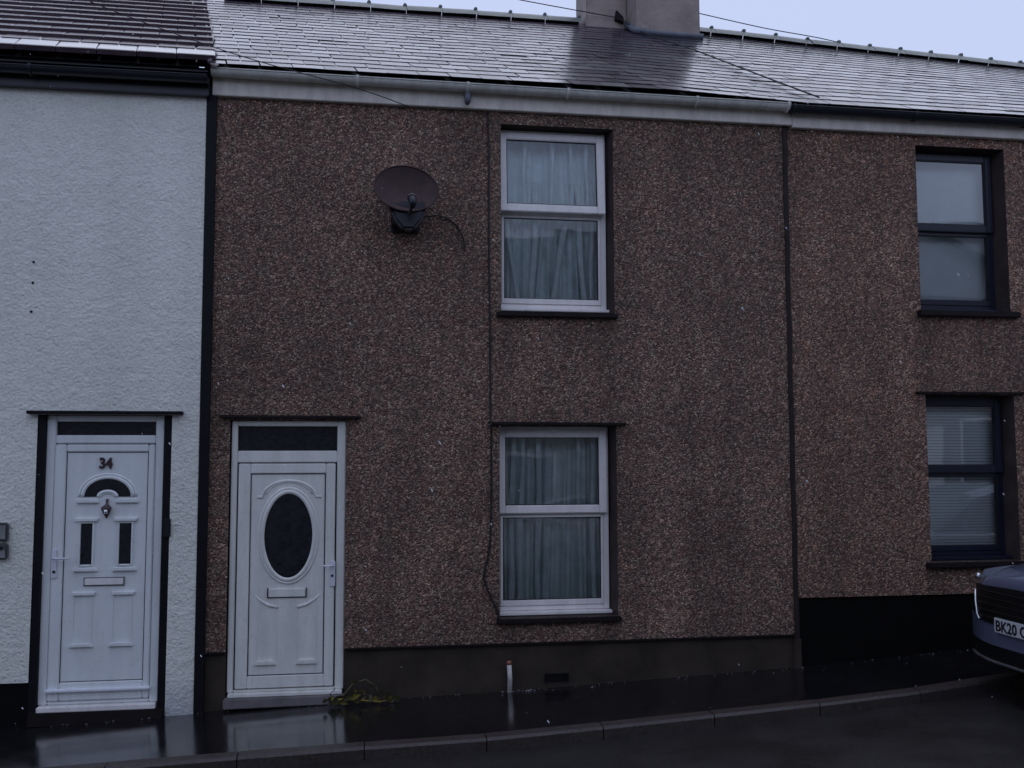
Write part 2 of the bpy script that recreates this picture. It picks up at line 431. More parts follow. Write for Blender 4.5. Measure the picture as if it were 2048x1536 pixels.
# brown house
mb = MB()
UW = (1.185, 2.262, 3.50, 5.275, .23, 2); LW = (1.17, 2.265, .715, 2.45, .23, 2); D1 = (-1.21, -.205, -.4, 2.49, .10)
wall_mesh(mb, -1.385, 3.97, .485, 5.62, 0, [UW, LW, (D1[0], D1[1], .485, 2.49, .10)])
body(mb, -1.385, 3.97, 0, -.5, 5.55)
mb.quad((-.205, 0, .485), (-.205, .02, .485), (3.97, .02, .485), (3.97, 0, .485))
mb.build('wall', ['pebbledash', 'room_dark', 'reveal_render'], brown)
mb = MB(); wall_mesh(mb, -1.385, 3.97, -.5, .485, .022, [(D1[0], D1[1], -.5, .485, .08)])
mb.build('plinth', ['plinth_brown', 'room_dark'], brown)
mb = MB().box(-1.36, -1.212, -.012, .03, .478, .497).box(-.203, 3.97, -.012, .03, .478, .497)
mb.build('bellcast_bead', 'trim_dark', brown, bevel=.004)
# joint cover strip between the two pebbledash houses
MB().tube([(3.99+.004*math.sin(k*1.7), -.003, 5.42-.25*k) for k in range(22)], .026, 8, flat=.5).build('joint_strip', 'joint_brown', brown, smooth=True)
MB().box(3.955, 4.03, -.02, .05, .02, .46).build('joint_base', 'plinth_brown', brown, bevel=.01)
# right house
mb = MB()
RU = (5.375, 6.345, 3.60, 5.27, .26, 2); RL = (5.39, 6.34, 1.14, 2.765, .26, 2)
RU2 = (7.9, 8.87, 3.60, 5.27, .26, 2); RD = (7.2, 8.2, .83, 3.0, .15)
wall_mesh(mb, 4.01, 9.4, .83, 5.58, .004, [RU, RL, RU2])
body(mb, 4.01, 9.4, .004, -.5, 5.5)
mb.quad((4.01, .004, .83), (4.01, .03, .83), (9.4, .03, .83), (9.4, .004, .83))
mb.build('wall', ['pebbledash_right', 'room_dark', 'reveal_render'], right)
mb = MB(); wall_mesh(mb, 4.01, 9.4, -.5, .83, .026, []); mb.build('plinth', 'plinth_black', right)
# white house
D34 = (-2.79, -1.695, -.5, 2.53, .07, 1)
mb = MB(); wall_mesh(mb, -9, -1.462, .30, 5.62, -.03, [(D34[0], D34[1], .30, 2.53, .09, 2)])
body(mb, -9, -1.462, -.03, -.5, 5.55)
wall_mesh(mb, -1.695, -1.462, -.4, .30, -.03, [])
o = mb.build('wall', ['white_roughcast', 'room_dark', 'black_paint'], white)
mb = MB(); wall_mesh(mb, -9, -2.79, -.8, .30, -.02, []); mb.box(-2.79, -2.785, -.02, .06, -.5, .3); mb.build('plinth', 'plinth_black', white)
MB().prism([(-1.462, -.3), (-1.382, -.3), (-1.382, 5.48), (-1.47, 5.48)], -.035, .05).build('black_edge_band', 'black_paint', white)
for (px, pz) in ((-2.87, 3.84), (-2.87, 3.66), (-2.875, 3.41)):
    MB().tube([(px, -.036, pz), (px, -.02, pz)], .011, 8).build('screw_hole', 'black_paint', white)

# ------------------------------------------------------------------ windows
def ring(mb, x0, x1, z0, z1, l, r, b, t, y0, y1):
    """rectangular frame; members butt end to end"""
    mb.box(x0, x0+l, y0, y1, z0, z1); mb.box(x1-r, x1, y0, y1, z0, z1)
    mb.box(x0+l, x1-r, y0+.0015, y1, z0, z0+b); mb.box(x0+l, x1-r, y0+.0015, y1, z1-t, z1)
def pane(parent, x0, x1, z0, z1, y, mat='window_glass', mw=None, name='pane'):
    o = MB().box(x0, x1, y, y+.004, z0, z1).build(name, mat, parent)
    return o
def window(house, x0, x1, z0, z1, zm, y, mat, sash_top=True, tilt=0, label=None):
    """fixed lower light, top-hung sash above"""
    mb = MB(); ring(mb, x0, x1, z0, z1, .055, .055, .045, .05, y, y+.07)
    mb.box(x0+.055, x1-.055, y+.002, y+.07, zm-.03, zm+.03)
    win = mb.build('window', mat, house, bevel=.006)
    if label: win['label'] = label
    # lower bead and pane
    b = MB(); ring(b, x0+.056, x1-.056, z0+.046, zm-.031, .022, .022, .05, .02, y-.006, y+.03); b.build('glazing_bead', mat, win, bevel=.004)
    g = MB(); ring(g, x0+.0785, x1-.0785, z0+.0965, zm-.0515, .006, .006, .006, .006, y+.002, y+.02); g.build('gasket', 'gasket', win)
    pane(win, x0+.08, x1-.08, z0+.098, zm-.053, y+.012)
    # top sash: hinge line at its upper edge
    sx0, sx1, sz0, sz1 = x0+.022, x1-.022, zm-.012, z1-.03
    H = sz1
    hinge = Matrix.Translation((0, y-.012, H)) @ Matrix.Rotation(R(-tilt), 4, 'X')
    s = MB(); ring(s, sx0, sx1, sz0-H, 0, .075, .075, .075, .07, -.022, .028)
    so = s.build('sash', mat, win, bevel=.007); so.matrix_local = hinge
    g = MB(); ring(g, sx0+.0755, sx1-.0755, sz0-H+.0755, -.0705, .007, .007, .007, .007, -.012, .01)
    go = g.build('sash_gasket', 'gasket', win); go.matrix_local = hinge
    po = pane(win, sx0+.08, sx1-.08, sz0-H+.08, -.075, -.002); po.matrix_local = hinge
    return win
uw = window(brown, 1.155, 2.222, 3.555, 5.272, 4.475, .15, 'upvc_white', tilt=4.2)
MB().box(1.14, 2.235, .09, .22, 3.525, 3.553).build('cill', 'upvc_white', uw, bevel=.005)
lw_ = window(brown, 1.14, 2.222, .755, 2.445, 1.655, .15, 'upvc_white', tilt=.6)
MB().box(1.13, 2.235, .09, .22, .722, .753).build('cill', 'upvc_white', lw_, bevel=.005)
ruw = window(right, 5.345, 6.318, 3.64, 5.268, 4.45, .175, 'upvc_navy', tilt=0)
MB().box(5.34, 6.33, .1, .24, 3.605, 3.638).build('cill', 'upvc_navy', ruw, bevel=.005)
rlw = window(right, 5.36, 6.315, 1.18, 2.762, 2.01, .175, 'upvc_navy', tilt=0)
MB().box(5.35, 6.325, .1, .24, 1.145, 1.178).build('cill', 'upvc_navy', rlw, bevel=.005)
ruw2 = window(right, 7.87, 8.84, 3.64, 5.268, 4.45, .175, 'upvc_navy', tilt=0)
# stone sills and drip ledges
MB().box(1.14, 2.29, -.045, .06, 3.452, 3.497).build('window_sill', 'trim_dark', brown, bevel=.008)
MB().box(1.14, 2.29, -.045, .06, .667, .712).build('window_sill', 'trim_dark', brown, bevel=.008)
MB().prism([(1.06, 2.455), (2.35, 2.455), (2.35, 2.478), (1.06, 2.483)], -.045, .02).build('drip_ledge', 'trim_dark', brown, bevel=.004)
MB().prism([(-1.30, 2.508), (-.08, 2.508), (-.08, 2.53), (-1.30, 2.535)], -.05, .02).build('drip_ledge', 'trim_dark', brown, bevel=.004)
MB().box(5.33, 6.42, -.055, .06, 3.54, 3.597).build('window_sill', 'trim_dark', right, bevel=.008)
MB().box(5.33, 6.42, -.055, .06, 1.085, 1.137).build('window_sill', 'trim_dark', right, bevel=.008)
MB().box(7.85, 8.95, -.055, .06, 3.54, 3.597).build('window_sill', 'trim_dark', right, bevel=.008)
MB().box(5.28, 6.45, -.03, .02, 2.775, 2.795).build('drip_ledge', 'trim_dark', right, bevel=.004)
MB().box(-2.865, -1.60, -.095, -.01, 2.535, 2.562).build('drip_ledge', 'black_paint', white, bevel=.004)

# curtains and blinds hang inside: things of their own
def curtain(name, x0, x1, z0, z1, y, folds, amp, mat, label, spread=0, seed=1, cat='curtain', group=None, bunch=()):
    rnd = random.Random(seed); ph = [rnd.uniform(0, 6.28) for _ in range(6)]
    def fn(u, v):
        c = (x0+x1)/2
        X = x0+(x1-x0)*u
        wv = 1-v
        X = X + (X-c)*spread*wv*.2 + .05*wv*math.sin(u*7+ph[3])
        Y = y + amp*(math.sin(u*folds*6.28+ph[0]+.5*math.sin(u*5+ph[1])) + .5*math.sin(u*folds*2.7*6.28+ph[2]+wv*1.3))*(.5+.6*wv)
        return (X, Y, z0+(z1-z0)*v)
    mb = MB().grid(fn, 150, 14)
    for xa, xb, rr in bunch:            # gathered folds: slanting rolls of cloth
        mb.tube([(xb+(xa-xb)*k/8+.008*math.sin(k*1.3+xa*9), y-.075, z0+(z1-z0)*k/8) for k in range(9)], [rr*(.75+.35*abs(math.sin(k*.9+xa*5))) for k in range(9)], 8, flat=.45)
    o = mb.build(name, mat, smooth=True)
    return tag(o, label, cat, group)
curtain('net_curtain', 1.0, 2.3, 4.49, 5.5, .30, 7, .022, 'net_curtain', 'pale net curtain behind the tilted top pane of the upstairs window', seed=3, bunch=((1.45, 1.44, .018), (1.72, 1.71, .022), (1.9, 1.91, .016), (2.05, 2.06, .02)))
curtain('net_curtain', 1.0, 1.62, 3.3, 4.8, .33, 4, .045, 'curtain_dark', 'left net drape behind the lower pane of the upstairs window', spread=1.4, seed=5, bunch=((1.23, 1.42, .022), (1.57, 1.50, .03)))
curtain('net_curtain', 1.60, 2.3, 3.3, 4.8, .35, 5, .05, 'curtain_dark', 'right net drape behind the lower pane of the upstairs window', spread=1.8, seed=8, bunch=((1.92, 1.66, .03), (1.97, 2.04, .03), (2.12, 2.10, .022)))
curtain('net_curtain', 1.0, 2.3, .5, 2.7, .32, 8, .035, 'curtain_dark', 'net curtain hanging in long folds inside the downstairs window', seed=12, bunch=((1.43, 1.38, .026), (1.34, 1.30, .03), (1.58, 1.56, .03), (1.95, 1.97, .022), (2.1, 2.09, .03)))
def blind(x0, x1, z0, z1, y, label, slats):
    t_ = empty('window_blind', ((x0+x1)/2, y, z0)); tag(t_, label, 'blind')
    MB().box(x0-t_.location.x, x1-t_.location.x, -.02, .03, z1-z0-.04, z1-z0).build('head_rail', 'blind_white', t_)
    if slats:
        mb = MB(); n = int((z1-z0-.05)/.030)
        for k in range(n):
            z = .01+k*.030; a = x0-t_.location.x; b = x1-t_.location.x
            mb.quad((a, -.003, z), (b, -.003, z), (b, .002, z+.0265), (a, .002, z+.0265))
            mb.quad((a, .003, z+.0265), (b, .003, z+.0265), (b, -.002, z), (a, -.002, z))
        tag(mb.build('slat', 'blind_slat', t_), kind='stuff')
    else:
        MB().grid(lambda u, v: (x0-t_.location.x+(x1-x0)*u, .004*math.sin(v*9)+.003*math.sin(u*6), (z1-z0-.04)*v), 8, 20).build('fabric', 'blind_white', t_, smooth=True)
        MB().box(x0-t_.location.x, x1-t_.location.x, -.012, .012, -.02, -.002).build('bottom_bar', 'blind_white', t_)
blind(5.3, 6.36, 3.62, 5.30, .28, 'plain white roller blind behind the upstairs dark-framed window', False)
blind(5.3, 6.36, 1.14, 2.80, .262, 'white slatted blind behind the downstairs dark-framed window', True)

# ------------------------------------------------------------------ doors
def bead(parent, pts, r, mat, name='moulding', closed=False, flat=.8):
    return MB().tube(pts, r, 8, closed, flat=flat).build(name, mat, parent, smooth=True)
# door of the brown house -----------------------------------------------------
def dx(px): return -1.175+(px-461)/232.0
def dz(py): return .075+(1403-py)/231.5
Y = .03
mb = MB(); ring(mb, -1.20, -.212, .14, 2.485, .052, .075, .03, .045, Y, Y+.065)
mb.box(-1.148, -.287, Y+.002, Y+.065, dz(930), dz(906))
df = mb.build('door_frame', 'upvc_aged', brown, bevel=.007)
pane(df, -1.148, -.287, dz(906), 2.44, Y+.03, 'obscure_glass', name='toplight_pane')
g = MB(); ring(g, -1.148, -.287, dz(906), 2.44, .008, .008, .008, .008, Y+.012, Y+.03); g.build('gasket', 'gasket', df)
MB().box(-1.19, -.222, Y-.035, Y+.05, .105, .139).build('threshold', 'upvc_aged', df, bevel=.006)
lx0, lx1, lz0, lz1 = -1.135, -.30, .172, dz(932)
px0, px1, pz0, pz1 = dx(494), dx(645), dz(1356), dz(952)
mb = MB(); ring(mb, lx0, lx1, lz0, lz1, px0-lx0, lx1-px1, pz0-lz0, lz1-pz1, Y-.008, Y+.05)
leaf = mb.build('door', 'upvc_aged', brown, bevel=.006)
g = MB(); ring(g, lx0-.005, lx1+.005, lz0-.005, lz1+.005, .0045, .0045, .0045, .0045, Y+.002, Y+.04); g.build('gasket', 'gasket', leaf)
g = MB(); ring(g, px0+.001, px1-.001, pz0+.001, pz1-.001, .007, .009, .007, .007, Y+.0005, Y+.02); g.build('gasket', 'gasket', leaf)
MB().box(px0, px1, Y+.006, Y+.04, pz0, pz1).build('panel', 'upvc_aged', leaf)
yp = Y+.006
cx, cz = dx(571), dz(1078)
def ell(rx, rz, y, n=48, a0=0, a1=360): return [(cx+rx*math.cos(R(a0+(a1-a0)*k/n)), y, cz+rz*math.sin(R(a0+(a1-a0)*k/n))) for k in range(n+(0 if a1-a0 == 360 else 1))]
bead(leaf, ell(.224, .383, yp), .022, 'upvc_aged', 'oval_moulding', True)
bead(leaf, ell(.252, .412, yp), .014, 'upvc_aged', 'oval_moulding', True)
MB().disc(cx, yp-.010, cz, .206, .366).build('oval_pane', 'obscure_glass', leaf)
def arc(c, r, a0, a1, y, n=16, sq=1): return [(c[0]+r*math.cos(R(a0+(a1-a0)*k/n)), y, c[1]+sq*r*math.sin(R(a0+(a1-a0)*k/n))) for k in range(n+1)]
eb = [(dx(508), yp, dz(1000)), (dx(518), yp, dz(1000))] + [(cx+.235*math.cos(R(a)), yp, dz(1003)+.155*math.sin(R(a))) for a in range(160, 15, -10)] + [(dx(625), yp, dz(1000)), (dx(636), yp, dz(1000))]
bead(leaf, eb, .013, 'upvc_aged')
bead(leaf, [(p_[0]*.9+cx*.1, yp, p_[2]-.012) for p_ in eb[2:-2]], .008, 'upvc_aged')
# swept mouldings over the lower panels, feet below
bead(leaf, [(dx(507), yp, dz(1197)), (dx(518), yp, dz(1208)), (dx(533), yp, dz(1217)), (dx(552), yp, dz(1222))], [.004, .011, .014, .012], 'upvc_aged')
bead(leaf, [(dx(635), yp, dz(1197)), (dx(624), yp, dz(1208)), (dx(609), yp, dz(1217)), (dx(590), yp, dz(1222))], [.004, .011, .014, .012], 'upvc_aged')
for a, b in ((507, 552), (588, 633)):
    MB().prism([(dx(a), dz(1336)), (dx(b), dz(1336)), (dx(b-5), dz(1326)), (dx(a+5), dz(1326))], yp-.018, yp+.01).build('panel_foot', 'upvc_aged', leaf, bevel=.007)
for a, b in ((511, 550), (590, 630)):
    mb = MB(); ring(mb, dx(a), dx(b), dz(1326), dz(1222), .010, .010, .002, .002, yp-.0035, yp+.01); mb.build('panel_moulding', 'upvc_aged', leaf, bevel=.004)
lb = MB().box(dx(533), dx(607), yp-.014, yp+.01, dz(1201), dz(1185)).build('letterbox', 'upvc_aged', leaf, bevel=.003)
MB().box(dx(531), dx(533)-.001, yp-.018, yp+.01, dz(1203), dz(1183)).box(dx(607)+.001, dx(609), yp-.018, yp+.01, dz(1203), dz(1183)).box(dx(533), dx(607), yp-.006, yp+.01, dz(1203), dz(1201)-.001).build('letterbox_rim', 'gasket', lb)
hd = MB().box(dx(655), dx(666), Y-.02, Y, dz(1182), dz(1130)).build('handle_plate', 'white_metal', leaf, bevel=.005)
MB().tube([(dx(661), Y-.02, dz(1140)), (dx(661), Y-.055, dz(1140)), (dx(655), Y-.06, dz(1140)), (dx(641), Y-.06, dz(1139))], .009, 8).build('handle_lever', 'white_metal', hd, smooth=True)
MB().tube([(dx(660), Y-.023, dz(1160)), (dx(660), Y-.02, dz(1160))], .012, 10).build('keyhole', 'gasket', hd)
MB().prism([(-1.22, .02), (-.20, .03), (-.20, .102), (-1.22, .102)], -.05, .12).build('door_step', 'stone_step', brown, bevel=.008)

# door 34 -------------------------------------------------------------------------
def ex(px): return -2.72+(px-85)/246.0
def ez(py): return .08+(1415-py)/238.0
Y = .005
ox0, ox1 = -2.725, -1.76
mb = MB(); ring(mb, ox0, ox1, .10, 2.525, .075, .075, .03, .05, Y, Y+.06)
mb.box(ox0+.075, ox1-.075, Y+.002, Y+.06, ez(890), ez(873))
df = mb.build('door_frame', 'upvc_door', white, bevel=.008)
pane(df, ox0+.075, ox1-.075, ez(873), 2.475, Y+.03, 'obscure_glass', name='toplight_pane')
MB().box(ox0-.063, ox0-.001, -.025, .05, .0, 2.53).box(ox1+.001, ox1+.065, -.025, .05, .0, 2.53).build('black_surround', 'black_paint', df)
MB().box(ox0+.01, ox1-.01, -.06, Y+.05, .055, .099).build('threshold', 'upvc_white', df, bevel=.006)
MB().box(-2.78, -1.70, -.07, .07, -.06, .054).build('door_step', 'trim_dark', white, bevel=.01)
lx0, lx1, lz0, lz1 = ox0+.077, ox1-.077, .135, ez(892)
px0, px1, pz0, pz1 = ex(125), ex(290), ez(1366), ez(907)
mb = MB(); ring(mb, lx0, lx1, lz0, lz1, px0-lx0, lx1-px1, pz0-lz0, lz1-pz1, Y-.012, Y+.05)
leaf = mb.build('door', 'upvc_door', white, bevel=.008)
g = MB(); ring(g, px0+.001, px1-.001, pz0+.001, pz1-.001, .005, .005, .005, .005, Y-.003, Y+.02); g.build('gasket', 'gasket', leaf)
MB().box(px0, px1, Y+.002, Y+.04, pz0, pz1).build('panel', 'upvc_door', leaf)
yp = Y+.002
fx, fz = ex(209), ez(998)
def half(rx, rz, y, n=20, a0=180, a1=0): return [(fx+rx*math.cos(R(a0+(a1-a0)*k/n)), y, fz+rz*math.sin(R(a0+(a1-a0)*k/n))) for k in range(n+1)]
outer = [(fx+.188*math.cos(R(a)), fz+.152*math.sin(R(a))) for a in range(0, 181, 10)]
inner = [(fx+.075*math.cos(R(a)), fz+.045*math.sin(R(a))) for a in range(180, -1, -15)]
mb = MB(); n1, n2 = len(outer), len(inner)
mb.v += [(x_, yp-.008, z_) for x_, z_ in outer+inner]; mb.f.append(tuple(range(n1+n2))); mb.mi.append(0)
mb.build('fanlight_pane', 'obscure_glass', leaf)
bead(leaf, half(.205, .165, yp), .018, 'upvc_door', 'fanlight_moulding')
bead(leaf, half(.232, .19, yp), .011, 'upvc_door', 'fanlight_moulding')
bead(leaf, half(.075, .045, yp), .018, 'upvc_door', 'fanlight_moulding')
bead(leaf, half(.055, .028, yp), .009, 'upvc_door', 'fanlight_moulding')
for a, b in ((147, 193), (225, 272)):
    MB().prism([(ex(a), ez(1011)), (ex(b), ez(1011)), (ex(b-3), ez(1002)), (ex(a+3), ez(1002))], yp-.022, yp+.01).build('fanlight_sill', 'upvc_door', leaf, bevel=.006)
kn = MB().tube([(fx, yp-.012, ez(1003)), (fx, yp-.02, ez(1013)), (fx-.002, yp-.03, ez(1020)), (fx, yp-.03, ez(1030)), (fx, yp-.02, ez(1041))], [.012, .010, .046, .03, .006], 12, flat=.5).build('knocker', 'bronze', leaf, smooth=True)
MB().tube([(fx, yp-.052, ez(1024)), (fx, yp-.045, ez(1032))], .016, 8).build('knocker_shine', 'bright_metal', kn, smooth=True)
for a, b in ((145, 193), (223, 272)):
    c0, c1 = (158, 181) if a < 200 else (235, 259)
    mb = MB(); ring(mb, ex(c0)-.018, ex(c1)+.018, ez(1134)-.018, ez(1052)+.018, .018, .018, .018, .018, yp-.016, yp+.01); mb.build('side_light_moulding', 'upvc_door', leaf, bevel=.006)
    pane(leaf, ex(c0), ex(c1), ez(1134), ez(1052), yp-.006, 'obscure_glass', name='side_light_pane')
    MB().prism([(ex(a+3), ez(1048)), (ex(b-3), ez(1048)), (ex(b), ez(1041)), (ex(a), ez(1041))], yp-.024, yp+.01).build('panel_cap', 'upvc_door', leaf, bevel=.005)
    MB().prism([(ex(a), ez(1148)), (ex(b), ez(1148)), (ex(b-4), ez(1140)), (ex(a+4), ez(1140))], yp-.024, yp+.01).build('panel_foot', 'upvc_door', leaf, bevel=.005)
    MB().prism([(ex(a+2), ez(1196)), (ex(b-4), ez(1196)), (ex(b-2), ez(1189)), (ex(a), ez(1189))], yp-.02, yp+.01).build('panel_cap', 'upvc_door', leaf, bevel=.005)
    MB().prism([(ex(a-4), ez(1298)), (ex(b-4), ez(1298)), (ex(b-9), ez(1290)), (ex(a+1), ez(1290))], yp-.022, yp+.01).build('panel_foot', 'upvc_door', leaf, bevel=.005)
    mb = MB(); ring(mb, ex(a+1), ex(b-7), ez(1289), ez(1197), .012, .012, .002, .002, yp-.004, yp+.01); mb.build('panel_moulding', 'upvc_door', leaf, bevel=.004)
lb = MB().box(ex(169), ex(246), yp-.016, yp+.01, ez(1175), ez(1162)).build('letterbox', 'upvc_white', leaf, bevel=.003)
mb = MB(); ring(mb, ex(167), ex(248), ez(1177), ez(1160), .006, .006, .006, .006, yp-.010, yp+.01); mb.build('letterbox_rim', 'grey_box', lb)
hd = MB().box(ex(103), ex(114), Y-.026, Y-.012, ez(1160), ez(1102)).build('handle_plate', 'white_metal', leaf, bevel=.005)
MB().tube([(ex(108), Y-.024, ez(1120)), (ex(108), Y-.06, ez(1120)), (ex(114), Y-.066, ez(1120)), (ex(141), Y-.066, ez(1120))], .009, 8).build('handle_lever', 'white_metal', hd, smooth=True)
MB().tube([(ex(109), Y-.029, ez(1147)), (ex(109), Y-.02, ez(1147))], .013, 10).build('keyhole', 'gasket', hd)
MB().prism([(ex(99), ez(1384)), (ex(306), ez(1384)), (ex(306), ez(1378)), (ex(99), ez(1378))], Y-.045, Y-.01).build('rain_deflector', 'snow', leaf, bevel=.006)
nm = text_mesh('house_number', '34', .125, 'number_dark', .006, .004)
no = link('house_number', nm, leaf); no.matrix_local = Matrix.Translation((ex(190), yp-.008, ez(940))) @ Matrix.Rotation(R(90), 4, 'X') @ Matrix.Diagonal((.88, 1, 1, 1))
no['label'] = 'dark house number reading 34'
MB().box(ex(325), ex(340), -.06, -.02, ez(1080), ez(1043)).build('bell_push', 'black_plastic', df, bevel=.008)

# ------------------------------------------------------------------ roofs
YE, YR = -.13, 3.5
def zE(x): return interp(x, [-3, 2.8, 4.2, 12], [5.635, 5.63, 5.575, 5.565])
def zRg(x): return interp(x, [-3, 4.8, 9.5, 12], [7.985, 7.965, 7.76, 7.70])
def roofpt(x, v, off=0):
    Y_ = YE+(YR-YE)*v
    return Vector((x-SK*Y_, Y_, zE(x)+(zRg(x)-zE(x))*v + off))
def roof_deck(house, x0, x1, fn, mat):
    mb = MB(); n = 8
    for i in range(n):
        a, b = x0+(x1-x0)*i/n, x0+(x1-x0)*(i+1)/n
        mb.quad(fn(a, .0, -.03), fn(b, .0, -.03), fn(b, 1, -.03), fn(a, 1, -.03))
        ra, rb = fn(a, 1, -.03), fn(b, 1, -.03)
        mb.quad(ra, rb, rb+Vector((-SK*3.6, 3.6, -2.3)), ra+Vector((-SK*3.6, 3.6, -2.3)))
    return mb.build('roof', mat, house)
roof_b = roof_deck(brown, -1.39, 3.99, roofpt, 'black_paint')
roof_r = roof_deck(right, 3.99, 11.0, roofpt, 'black_paint')
SW, SL, EXPO, ST = .285, .43, .205, .0055
def slate_mesh(k):
    r_ = random.Random(k); hw = SW/2-.0042; c = .0
    pts = [(-hw, 0), (hw, 0), (hw, SL), (-hw, SL)]
    if k == 1: pts = [(-hw+.03, .0), (hw, .004), (hw, SL), (-hw, SL), (-hw, .035)]
    if k == 2: pts = [(-hw, .004), (hw-.045, 0), (hw, .02), (hw, SL), (-hw, SL)]
    if k == 3: pts = [(-hw, .0), (0, .006), (hw, -.003), (hw, SL), (-hw, SL)]
    mb = MB(); n = len(pts)
    mb.v = [(x_-.168*y_, y_, ST) for x_, y_ in pts]+[(x_-.168*y_, y_, 0) for x_, y_ in pts]
    mb.f = [tuple(range(n)), tuple(range(2*n-1, n-1, -1))]+[(q, n+q, n+(q+1) % n, (q+1) % n) for q in range(n)]
    mb.mi = [0]*len(mb.f)
    return mb.mesh('slate', 'wet_slate')
SM = [slate_mesh(k) for k in range(4)]
slope_len = math.sqrt((YR-YE)**2*(1+SK*SK)+2.36**2)
rows = int(slope_len/EXPO)
rest = {0: MB(), 1: MB()}; cnt = {0: 0, 1: 0}
for r_ in range(rows):
    v0 = r_*EXPO/slope_len
    off = (SW/2 if r_ % 2 else 0)+random.uniform(-.02, .02)
    sag = random.uniform(-.006, .006)
    x = -1.46+off
    while x < 10.6:
        cxs = x+random.uniform(-.006, .006); x += SW
        h = 0 if cxs < 3.99 else 1
        if random.random() < .03: vv_slip = -.012
        else: vv_slip = 0
        vv = v0+vv_slip+random.uniform(-.0022, .0022)+sag/slope_len
        p0 = roofpt(cxs, vv, ST*1.6); p1 = roofpt(cxs, vv+EXPO/slope_len, ST*1.6); px = roofpt(cxs+.1, vv, ST*1.6)
        # skewed frame: course line along the eaves, slate length up the slope
        ux = (px-p0).normalized(); uy = (p1-p0).normalized(); uz = ux.cross(uy).normalized()
        uy = uz.cross(ux)
        tl = Matrix((ux, uy, uz)).transposed().to_4x4()
        tl.translation = p0
        tl = tl @ Matrix.Rotation(R(-1.5+random.gauss(0, .14)-(.8 if random.random() < .05 else 0)), 4, 'X') @ Matrix.Rotation(R(random.gauss(0, .12)), 4, 'Y') @ Matrix.Rotation(R(random.gauss(0, .35)), 4, 'Z')
        tl = tl @ Matrix.Translation((0, 0, .004))
        me = SM[random.choices(range(4), (10, 1, 1, 3))[0]]
        visible = cxs-SK*p0.y < 4+1.05*(p0.y+4.5)
        if cnt[h] < 300 and visible:
            sh = Matrix.Identity(4)
            o = bpy.data.objects.new('slate', me); COL.objects.link(o); o.parent = roof_b if h == 0 else roof_r
            o.matrix_parent_inverse = Matrix.Identity(4); o.matrix_local = tl; cnt[h] += 1
        else:
            mb = rest[h]; i = len(mb.v)
            mb.v += [tuple(tl @ v_.co) for v_ in me.vertices]
            for f_ in me.polygons: mb.f.append(tuple(i+q for q in f_.vertices)); mb.mi.append(0)
for h, par in ((0, roof_b), (1, roof_r)):
    o = rest[h].build('slate_courses', 'wet_slate', par); tag(o, kind='stuff')

# ridge tiles: low angle caps, each with a raised roll at its joint
def ridge_mesh(L, mat):
    mb = MB(); k_ = 1.22; prof = [(a_*k_, b_*k_) for a_, b_ in ((-.13, -.075), (-.075, -.015), (-.03, .022), (0, .03), (.03, .022), (.075, -.015), (.13, -.075))]
    mb.grid(lambda u, v: (u*L, prof[int(round(v*6))][0], prof[int(round(v*6))][1]), 1, 6)
    mb.tube([(L-.02, a*1.04, b+.012) for a, b in prof[2:-2]], .026, 6)
    return mb.mesh('ridge_tile', mat, smooth=True)
RM = ridge_mesh(.46, 'ridge_clay')
x = -1.9
while x < 10.6:
    xe = x+SK*YR
    h = brown if xe+.2 < 3.99 else right
    if not (2.72 < x+.25 < 4.2):
        a = Vector((x, YR, zRg(xe)+.055)); b = Vector((x+.46, YR, zRg(xe+.46)+.055))
        ang = math.atan2(b.z-a.z, .46)
        o = link('ridge_tile', RM, roof_b if h is brown else roof_r)
        o.matrix_local = Matrix.Translation(a) @ Matrix.Rotation(-ang+R(random.gauss(0, .6)), 4, 'Y')
    x += .465

# white house roof: thick interlocking tiles
def rootpt(x, v, off=0):
    Y_ = -.22+(3.5+.22)*v
    return Vector((x-SK*(Y_+.2), Y_, 5.60+(7.93-5.60)*v+off))
roof_w = roof_deck(white, -9, -1.42, rootpt, 'black_paint')
TW, TE, TT = .33, .345, .044
def tile_mesh():
    hw = TW/2-.003
    prof = [(-hw, 0), (-hw+.012, .003), (0, .003), (hw-.012, .003), (hw, 0)]
    mb = MB()
    n = len(prof)
    for y_ in (0.0, .012, .40):
        mb.v += [(x_, y_, TT+z_-(.005 if y_ == 0 else 0)) for x_, z_ in prof]
    mb.v += [(x_, .0, .0) for x_, z_ in prof]; mb.v += [(x_, .40, TT-.012) for x_, z_ in prof]
    for q in range(n-1):
        mb.f += [(q, q+1, n+q+1, n+q), (n+q, n+q+1, 2*n+q+1, 2*n+q), (3*n+q, 3*n+q+1, q+1, q), (4*n+q+1, 4*n+q, 2*n+q, 2*n+q+1)]
    e = n-1
    mb.f += [(0, n, 2*n, 4*n, 3*n), (e, 3*n+e, 4*n+e, 2*n+e, n+e)]
    mb.v = [(x_-.169*y_, y_, z_) for x_, y_, z_ in mb.v]
    mb.mi = [0]*len(mb.f)
    return mb.mesh('roof_tile', 'concrete_tile')
TM = tile_mesh()
s_len = (rootpt(-3, 1)-rootpt(-3, 0)).length
nrow = int(s_len/TE)
